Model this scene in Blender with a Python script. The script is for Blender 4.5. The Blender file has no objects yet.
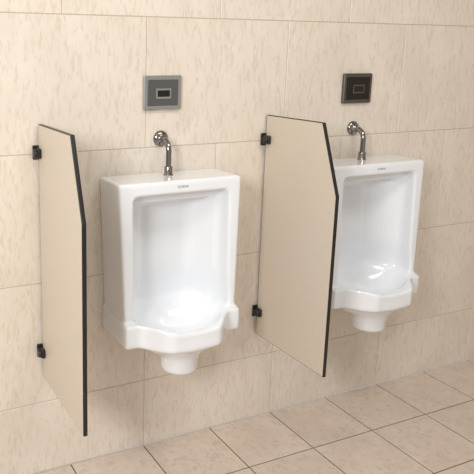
import bpy, bmesh, math, numpy as np
from mathutils import Vector, Matrix
sc=bpy.context.scene
sc.view_settings.view_transform='Standard'
sc.view_settings.look='None'
D=0.747
# ------------------------------------------------------------ materials
def lin(c):
    return tuple(((v/255)/12.92 if v/255<=0.04045 else (((v/255)+0.055)/1.055)**2.4) for v in c)+(1,)
def new_mat(name,col,rough=0.5,metal=0.0,coat=0.0):
    m=bpy.data.materials.new(name); m.use_nodes=True
    b=m.node_tree.nodes['Principled BSDF']
    b.inputs['Base Color'].default_value=lin(col)
    b.inputs['Roughness'].default_value=rough
    b.inputs['Metallic'].default_value=metal
    b.inputs['Coat Weight'].default_value=coat
    return m
def N(nt,t,**kw):
    n=nt.nodes.new(t)
    for k,v in kw.items(): setattr(n,k,v)
    return n
def tile_mat(name,c1,c2,c3,scale1,scale2,rough,vary,bump=0.05,vein=.5):
    m=new_mat(name,c1,rough); nt=m.node_tree; L=nt.links; b=nt.nodes['Principled BSDF']
    tc=N(nt,'ShaderNodeTexCoord'); geo=N(nt,'ShaderNodeNewGeometry')
    off=N(nt,'ShaderNodeVectorMath',operation='SCALE'); off.inputs[0].default_value=(7.3,3.1,5.7)
    L.new(geo.outputs['Random Per Island'],off.inputs['Scale'])
    add=N(nt,'ShaderNodeVectorMath',operation='ADD')
    L.new(tc.outputs['Object'],add.inputs[0]); L.new(off.outputs[0],add.inputs[1])
    m1=N(nt,'ShaderNodeMapping'); m1.inputs['Scale'].default_value=scale1; L.new(add.outputs[0],m1.inputs[0])
    n1=N(nt,'ShaderNodeTexNoise'); n1.inputs['Scale'].default_value=1; n1.inputs['Detail'].default_value=5; n1.inputs['Distortion'].default_value=0.6
    L.new(m1.outputs[0],n1.inputs['Vector'])
    m2=N(nt,'ShaderNodeMapping'); m2.inputs['Scale'].default_value=scale2; m2.inputs['Rotation'].default_value=(0,math.radians(12),0); L.new(add.outputs[0],m2.inputs[0])
    n2=N(nt,'ShaderNodeTexNoise'); n2.inputs['Scale'].default_value=1; n2.inputs['Detail'].default_value=6; n2.inputs['Distortion'].default_value=0.8
    L.new(m2.outputs[0],n2.inputs['Vector'])
    r1=N(nt,'ShaderNodeValToRGB'); r1.color_ramp.elements[0].position=.3; r1.color_ramp.elements[0].color=lin(c2)
    r1.color_ramp.elements[1].position=.65; r1.color_ramp.elements[1].color=lin(c1); L.new(n1.outputs[0],r1.inputs[0])
    r2=N(nt,'ShaderNodeValToRGB'); r2.color_ramp.elements[0].position=.34; r2.color_ramp.elements[0].color=(1,1,1,1)
    r2.color_ramp.elements[1].position=.5; r2.color_ramp.elements[1].color=(0,0,0,1); L.new(n2.outputs[0],r2.inputs[0])
    mx=N(nt,'ShaderNodeMix',data_type='RGBA'); L.new(r1.outputs[0],mx.inputs[6]); mx.inputs[7].default_value=lin(c3)
    mf=N(nt,'ShaderNodeMath',operation='MULTIPLY'); mf.inputs[1].default_value=vein; L.new(r2.outputs[0],mf.inputs[0]); L.new(mf.outputs[0],mx.inputs[0])
    hs=N(nt,'ShaderNodeHueSaturation')
    mr=N(nt,'ShaderNodeMapRange'); mr.inputs[3].default_value=1-vary; mr.inputs[4].default_value=1+vary
    L.new(geo.outputs['Random Per Island'],mr.inputs[0]); L.new(mr.outputs[0],hs.inputs['Value'])
    L.new(mx.outputs[2],hs.inputs['Color']); L.new(hs.outputs[0],b.inputs['Base Color'])
    bp=N(nt,'ShaderNodeBump'); bp.inputs['Strength'].default_value=bump; bp.inputs['Distance'].default_value=.002
    L.new(n2.outputs[0],bp.inputs['Height']); L.new(bp.outputs[0],b.inputs['Normal'])
    return m
WALL=tile_mat('wall_tile_stone',(228,218,205),(220,209,195),(206,192,175),(8,8,5),(100,100,26),.33,.014,vein=.6)
FLOOR=tile_mat('floor_tile_ceramic',(214,200,186),(204,189,175),(187,171,157),(9,9,9),(50,50,50),.30,.025,.03,vein=.6)
GROUT_W=new_mat('wall_grout',(190,175,157),.9)
GROUT_F=new_mat('floor_grout',(118,99,85),.9)
PAINT=new_mat('ceiling_paint',(222,220,215),.8)
CER=new_mat('white_ceramic',(234,237,241),.12,0,.6)
BEIGE=new_mat('partition_laminate',(196,178,154),.42)
nt=BEIGE.node_tree
tx=N(nt,'ShaderNodeTexNoise'); tx.inputs['Scale'].default_value=120; tx.inputs['Detail'].default_value=4
tcx=N(nt,'ShaderNodeTexCoord'); nt.links.new(tcx.outputs['Object'],tx.inputs['Vector'])
rr=N(nt,'ShaderNodeValToRGB'); rr.color_ramp.elements[0].color=lin((202,190,174)); rr.color_ramp.elements[1].color=lin((210,199,184))
nt.links.new(tx.outputs[0],rr.inputs[0]); nt.links.new(rr.outputs[0],nt.nodes['Principled BSDF'].inputs['Base Color'])
BLACK=new_mat('partition_black_core',(26,24,23),.4)
HARD=new_mat('dark_hardware',(52,50,49),.3,.5)
CHROME=new_mat('brushed_steel',(190,187,182),.25,1)
CHROME2=new_mat('steel_panel',(128,125,121),.22,1)
CHROMED=new_mat('steel_dim_reflection',(112,108,104),.25,1)  # darker copy of the frame steel, dimmer reflection put into the colour
CHROMED2=new_mat('steel_panel_dim_reflection',(66,63,61),.22,1)  # inner panel steel, also darkened in colour for a dimmer reflection
DCHROME=new_mat('chrome',(140,137,133),.14,1)
GLASS=new_mat('sensor_window',(14,14,16),.1)
RED=new_mat('logo_grey',(70,74,84),.5)
# ------------------------------------------------------------ helpers
def link(o,parent=None):
    sc.collection.objects.link(o)
    if parent: o.parent=parent
    return o
def mesh_obj(name,verts,faces,mats,parent=None,smooth=False,midx=None):
    me=bpy.data.meshes.new(name); me.from_pydata([tuple(v) for v in verts],[],[tuple(f) for f in faces]); me.validate()
    for m in mats: me.materials.append(m)
    if midx is not None: me.polygons.foreach_set('material_index',midx)
    if smooth: me.polygons.foreach_set('use_smooth',[True]*len(me.polygons))
    me.update()
    return link(bpy.data.objects.new(name,me),parent)
def bm_obj(name,bm,mats,parent=None,smooth=False):
    me=bpy.data.meshes.new(name); bm.normal_update(); bm.to_mesh(me); bm.free()
    for m in mats: me.materials.append(m)
    if smooth:
        for p in me.polygons: p.use_smooth=True
    return link(bpy.data.objects.new(name,me),parent)
def empty(name,loc):
    e=bpy.data.objects.new(name,None); e.empty_display_size=.1; e.location=loc; sc.collection.objects.link(e); return e
def box(bm,c,s,bev=0,seg=3,mi=0):
    r=bmesh.ops.create_cube(bm,size=1); vs=r['verts']
    for v in vs: v.co=Vector((v.co.x*s[0]+c[0],v.co.y*s[1]+c[1],v.co.z*s[2]+c[2]))
    fs=set(f for v in vs for f in v.link_faces)
    for f in fs: f.material_index=mi
    if bev:
        es=list(set(e for v in vs for e in v.link_edges))
        q=bmesh.ops.bevel(bm,geom=es,offset=bev,segments=seg,profile=.5,affect='EDGES')
        for f in q['faces']: f.material_index=mi
def lathe(bm,prof,M,n=32,mi=0):
    rings=[]
    for r,h in prof:
        rings.append([bm.verts.new(M@Vector((r*math.cos(2*math.pi*i/n),r*math.sin(2*math.pi*i/n),h))) for i in range(n)])
    for a,b in zip(rings,rings[1:]):
        for i in range(n):
            f=bm.faces.new((a[i],a[(i+1)%n],b[(i+1)%n],b[i])); f.material_index=mi; f.smooth=True
    f=bm.faces.new(rings[0][::-1]); f.material_index=mi
    f=bm.faces.new(rings[-1]); f.material_index=mi
def tube(bm,path,r,n=20,mi=0):
    path=[Vector(p) for p in path]; rings=[]
    for i,p in enumerate(path):
        t=(path[min(i+1,len(path)-1)]-path[max(i-1,0)]).normalized()
        a=Vector((1,0,0)); b=t.cross(a).normalized()
        rings.append([bm.verts.new(p+r*(math.cos(2*math.pi*k/n)*a+math.sin(2*math.pi*k/n)*b)) for k in range(n)])
    for a,b in zip(rings,rings[1:]):
        for k in range(n):
            f=bm.faces.new((a[k],a[(k+1)%n],b[(k+1)%n],b[k])); f.material_index=mi; f.smooth=True
    bm.faces.new(rings[0][::-1]); bm.faces.new(rings[-1])
# ------------------------------------------------------------ room shell
def tiles(name,rects,mats,T,base,g=.0020,bev=.0012,depth=.0015,back=.02):
    """rects in 2D (u0,v0,u1,v1); T maps (u,v,w) to 3D, w=0 surface"""
    V=[];F=[];MI=[]
    for (u0,v0,u1,v1) in rects:
        u0+=g/2;v0+=g/2;u1-=g/2;v1-=g/2
        k=len(V)
        for (e,w) in ((0,-depth),(0,-bev),(bev,0)):
            V+= [T(u0+e,v0+e,w),T(u1-e,v0+e,w),T(u1-e,v1-e,w),T(u0+e,v1-e,w)]
        for a in (0,4):
            for i in range(4):
                j=(i+1)%4; F.append((k+a+i,k+a+j,k+a+4+j,k+a+4+i)); MI.append(0)
        F.append((k+8,k+9,k+10,k+11)); MI.append(0)
        F.append((k+3,k+2,k+1,k)); MI.append(0)
    u0,v0,u1,v1=base; k=len(V)
    for w in (-depth,-back): V+=[T(u0,v0,w),T(u1,v0,w),T(u1,v1,w),T(u0,v1,w)]
    F+=[(k,k+1,k+2,k+3),(k+7,k+6,k+5,k+4)]; MI+=[1,1]
    for i in range(4):
        j=(i+1)%4; F.append((k+4+i,k+4+j,k+j,k+i)); MI.append(1)
    return mesh_obj(name,V,F,mats,midx=MI)
XL,XR=-2.4,2.6
zr=[0,.232,.609,.9864,1.3635,1.7405,2.1175,2.5]
TW=.503
OFF=[-.043,-.043,.197,-.05,.197,-.05,.197]
def wall_rects(u0,u1):
    rects=[]
    for i in range(len(zr)-1):
        o=OFF[i]; k=math.ceil((u0-o)/TW)
        xs=[u0]+[o+TW*j for j in range(k,k+20) if u0+.02<o+TW*j<u1-.02]+[u1]
        for a,b in zip(xs,xs[1:]): rects.append((a,zr[i],b,zr[i+1]))
    return rects
tiles('wall_back',wall_rects(XL,XR),[WALL,GROUT_W],lambda u,v,w:(u,-w,v),(XL,0,XR,2.5),back=.12)
tiles('wall_right_unseen',wall_rects(0,3.0),[WALL,GROUT_W],lambda u,v,w:(XR-w,-u,v),(0,0,3.0,2.5),back=.12)  # unseen side wall, added to shade the right and darken plate reflections
rects=[]; FT=.2525
xs=[XL]+[.209+FT*j for j in range(-10,10)]+[XR]; xs=sorted(x for x in xs if XL<=x<=XR); ys=[0]+[-(.235+FT*j) for j in range(0,12)]
for a,b in zip(xs,xs[1:]):
    for c,d in zip(ys[1:],ys): rects.append((a,c,b,d))
tiles('floor',rects,[FLOOR,GROUT_F],lambda u,v,w:(u,v,w),(XL,ys[-1],XR,0),g=.0042,bev=.001)
bm=bmesh.new(); box(bm,((XL+XR)/2,-1.5,2.55),(XR-XL,3.0,.1)); bm_obj('ceiling',bm,[PAINT])
# ------------------------------------------------------------ urinal body via implicit surface
def smax(a,b,k):
    h=np.clip(.5+.5*(a-b)/k,0,1); return b+(a-b)*h+k*h*(1-h)
def smin(a,b,k): return -smax(-a,-b,k)
def sstep(t): t=np.clip(t,0,1); return t*t*(3-2*t)
def ell(x,o,z,c,r):
    q=np.sqrt(((x-c[0])/r[0])**2+((o-c[1])/r[1])**2+((z-c[2])/r[2])**2)
    return (q-1)*min(r)
def urinal_field(x,o,z):
    ax=np.abs(x)
    t=np.clip((z-.45)/.46,0,1)
    w=.182+.016*t
    F=.160-.016*t
    k=.010
    body=smax(ax-w,o-F,k); body=smax(body,z-.91,k); body=smax(body,.448-z,k)
    # projecting lip
    Lx=.178+.072*sstep((.156-ax)/.09)
    ztop=.510-.016*sstep((.14-ax)/.12)
    lip=smax(ax-.190,(o-Lx)*.85,.01); lip=smax(lip,z-ztop,.01)
    lip=smax(lip,.438-z,.012)
    belly=ell(x,o,z,(0,.12,.44),(.125,.115,.055))
    s=smin(body,lip,.012); s=smin(s,belly,.02)
    rt=.056+.010*sstep((z-.36)/.06)
    trap=smax(np.sqrt(x**2+((o-.145))**2)-rt,.336-z,.015); trap=smax(trap,z-.45,.01)
    s=smin(s,trap,.015)
    # cavity
    wc=.155
    cf=smax(ax-wc,z-.872,.022); cf=smax(cf,.10-o,.02); cf=smax(cf,.522-z,.02)
    wb=.100+.048*sstep((o-.03)/.09)
    cd=smax(ax-wb,z-(.842),.03); cd=smax(cd,.028-o,.045); cd=smax(cd,.53-z,.02)
    bowl=ell(x,o,z,(0,.128,.535),(.148,.106,.10))
    cav=smin(cf,cd,.012); cav=smin(cav,bowl,.035)
    s=smax(s,-cav,.008)
    s=np.maximum(s,.001-o)
    return s
def surface_nets(field,lo,hi,h):
    ax=[np.arange(l,u+h,h) for l,u in zip(lo,hi)]
    X,Y,Z=np.meshgrid(*ax,indexing='ij'); V=field(X,Y,Z)
    ns=V<0; n=V.shape
    cs=[a-1 for a in n]
    acc=np.zeros(cs+[3]); cnt=np.zeros(cs)
    def sub(A,d): return A[d[0]:d[0]+cs[0],d[1]:d[1]+cs[1],d[2]:d[2]+cs[2]]
    for a in range(3):
        b,c=[i for i in range(3) if i!=a]
        for i in (0,1):
            for j in (0,1):
                d0=[0,0,0]; d0[b]=i; d0[c]=j; d1=list(d0); d1[a]=1
                v0=sub(V,d0); v1=sub(V,d1); m=(v0<0)!=(v1<0)
                t=np.where(m,v0/np.where(m,v0-v1,1),0)
                for q in range(3):
                    if q==a: acc[...,q]+=np.where(m,t,0)
                    else: acc[...,q]+=np.where(m,d0[q],0)
                cnt+=m
    act=cnt>0; idx=-np.ones(cs,int); idx[act]=np.arange(act.sum())
    I=np.argwhere(act); P=(I+acc[act]/cnt[act][:,None])*h+np.array(lo)
    quads=[]
    for a in range(3):
        b,c=(a+1)%3,(a+2)%3
        s0=[slice(None)]*3; s1=[slice(None)]*3; s0[a]=slice(0,-1); s1[a]=slice(1,None)
        A=ns[tuple(s0)]; B=ns[tuple(s1)]; m=A!=B
        E=np.argwhere(m); E=E[(E[:,b]>0)&(E[:,c]>0)&(E[:,b]<n[b]-1)&(E[:,c]<n[c]-1)]
        fl=A[E[:,0],E[:,1],E[:,2]]
        def g(db,dc):
            Q=E.copy(); Q[:,b]-=db; Q[:,c]-=dc; return idx[Q[:,0],Q[:,1],Q[:,2]]
        q=np.stack([g(1,1),g(0,1),g(0,0),g(1,0)],1)
        q[~fl]=q[~fl][:,::-1]; quads.append(q)
    return P,np.concatenate(quads)
P,Q=surface_nets(urinal_field,(-.215,-.008,.31),(.215,.28,.925),.0030)
P=P*np.array([1,-1,1]); Q=Q[:,::-1]
ume=bpy.data.meshes.new('urinal_body'); ume.from_pydata(P.tolist(),[],Q.tolist()); ume.materials.append(CER)
ume.polygons.foreach_set('use_smooth',[True]*len(ume.polygons)); ume.update()
bmt=bmesh.new(); bmt.from_mesh(ume); vol=bmt.calc_volume(signed=True); bmt.free()
if vol<0: ume.flip_normals()

def make_urinal(x0):
    e=empty('urinal',(x0,0,0))
    b=link(bpy.data.objects.new('ceramic_body',ume),e)
    sm=b.modifiers.new('s','SMOOTH'); sm.factor=.5; sm.iterations=4
    # flush pipe
    bm=bmesh.new()
    zc=1.012
    M=Matrix.Translation((0,0,zc))@Matrix.Rotation(math.radians(90),4,'X')
    lathe(bm,[(.024,0.0),(.024,.003),(.021,.008),(.014,.011),(.0095,.012),(.0088,.022)],M)
    R=.034; pth=[(0,-.005,zc),(0,-.02,zc)]
    for i in range(1,13):
        a=i/12*math.pi/2; pth.append((0,-.02-R*math.sin(a),zc-R*(1-math.cos(a))))
    pth.append((0,-.02-R,.93)); pth.append((0,-.02-R,.90))
    tube(bm,pth,.0085)
    lathe(bm,[(.015,.904),(.015,.911),(.0125,.913),(.0125,.934),(.0115,.936)],Matrix.Translation((0,-.02-R,0)))
    bm_obj('flush_pipe',bm,[DCHROME],e)
    # small lettering
    cu=bpy.data.curves.new('lettering','FONT'); cu.body='CORVA'; cu.size=.0105; cu.extrude=.0003; cu.align_x='CENTER'
    o=bpy.data.objects.new('maker_lettering',cu); sc.collection.objects.link(o)
    bpy.context.view_layer.update()
    me=bpy.data.meshes.new_from_object(o.evaluated_get(bpy.context.evaluated_depsgraph_get()))
    bpy.data.objects.remove(o)
    me.materials.clear(); me.materials.append(RED)
    o=link(bpy.data.objects.new('maker_lettering',me),e); o.location=(0,-.1446,.888); o.rotation_euler=(math.radians(90),0,0)
    return e
def make_plate(x0,m1,m2):
    e=empty('flush_sensor_plate',(x0,0,1.148))
    w,h=.1236,.1003
    bm=bmesh.new(); box(bm,(0,-.006,0),(w,.012,h),.004)
    bm_obj('frame',bm,[m1],e)
    bm=bmesh.new(); box(bm,(0,-.0125,0),(w-.024,.004,h-.024),.0015)
    bm_obj('panel',bm,[m2],e)
    bm=bmesh.new(); box(bm,(0,-.015,-.002),(.050,.003,.030),.001)
    bm_obj('sensor_bezel',bm,[m1],e)
    bm=bmesh.new(); box(bm,(0,-.0165,-.002),(.040,.002,.019),.0006)
    bm_obj('sensor_window',bm,[GLASS],e)
def make_partition(x0):
    e=empty('urinal_partition',(x0,0,0))
    T=.012; g=.006
    pr=[(-g,.3186),(-g,1.0702),(-.2656,1.0702),(-.3404,.8684),(-.3404,.3186)]
    bm=bmesh.new()
    A=[bm.verts.new((-T/2,y,z)) for y,z in pr]; B=[bm.verts.new((T/2,y,z)) for y,z in pr]
    fa=bm.faces.new(A[::-1]); fb=bm.faces.new(B)
    for i in range(5):
        j=(i+1)%5; f=bm.faces.new((A[i],A[j],B[j],B[i])); f.material_index=1
    bmesh.ops.recalc_face_normals(bm,faces=bm.faces)
    es=[ed for ed in bm.edges if (fa in ed.link_faces) or (fb in ed.link_faces)]
    q=bmesh.ops.bevel(bm,geom=es,offset=.0022,segments=2,profile=.5,affect='EDGES',material=1)
    bm_obj('panel',bm,[BEIGE,BLACK],e)
    for k,z in enumerate((.992,.404)):
        bm=bmesh.new()
        box(bm,(0,-.0035,z),(.046,.007,.040),.003)
        box(bm,(-.0125,-.020,z),(.013,.032,.028),.005)
        box(bm,(.0125,-.020,z),(.013,.032,.028),.005)
        lathe(bm,[(.013,0),(.013,.005),(.009,.008)],Matrix.Translation((-.018,-.022,z))@Matrix.Rotation(math.radians(-90),4,'Y'))
        bm_obj('bracket_%d'%(k+1),bm,[HARD],e)
for i in (0,1): make_urinal(i*D)
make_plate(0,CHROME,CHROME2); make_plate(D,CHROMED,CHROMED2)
make_partition(-.3748); make_partition(-.3748+.7607)
# ------------------------------------------------------------ lights
def area(name,loc,target,size,power,col):
    l=bpy.data.lights.new(name,'AREA'); l.shape='RECTANGLE'; l.size=size[0]; l.size_y=size[1]; l.energy=power; l.color=col
    o=bpy.data.objects.new(name,l); sc.collection.objects.link(o); o.location=loc
    o.rotation_euler=(Vector(target)-Vector(loc)).to_track_quat('-Z','Y').to_euler(); return o
area('window_light',(-2.1,-1.9,1.75),(0.2,0,.5),(.6,.8),45,(1,.99,.97))
area('ceiling_light',(.2,-1.3,2.48),(.2,-1.3,0),(1.2,.5),18,(1,.985,.965))
w=bpy.data.worlds.new('room_ambient'); sc.world=w; w.use_nodes=True
w.node_tree.nodes['Background'].inputs[0].default_value=(1,.99,.97,1)
w.node_tree.nodes['Background'].inputs[1].default_value=.56
# ------------------------------------------------------------ camera
f,px,py=643.1741,117.5744,187.1944
ya,pi_,ro=.4161,.2042,.0041
fw=Vector((math.sin(ya)*math.cos(pi_),math.cos(ya)*math.cos(pi_),-math.sin(pi_)))
r=Vector((math.cos(ya),-math.sin(ya),0)); u=r.cross(fw)
r2=r*math.cos(ro)+u*math.sin(ro); u2=-r*math.sin(ro)+u*math.cos(ro)
cam=bpy.data.cameras.new('camera'); co=bpy.data.objects.new('camera',cam); sc.collection.objects.link(co)
M=Matrix((r2,u2,-fw)).transposed().to_4x4(); M.translation=Vector((-.8919,-1.7022,1.259)); co.matrix_world=M
cam.sensor_width=36; cam.lens=f*36/474; cam.shift_x=(237-px)/474; cam.shift_y=-(237-py)/474
sc.camera=co
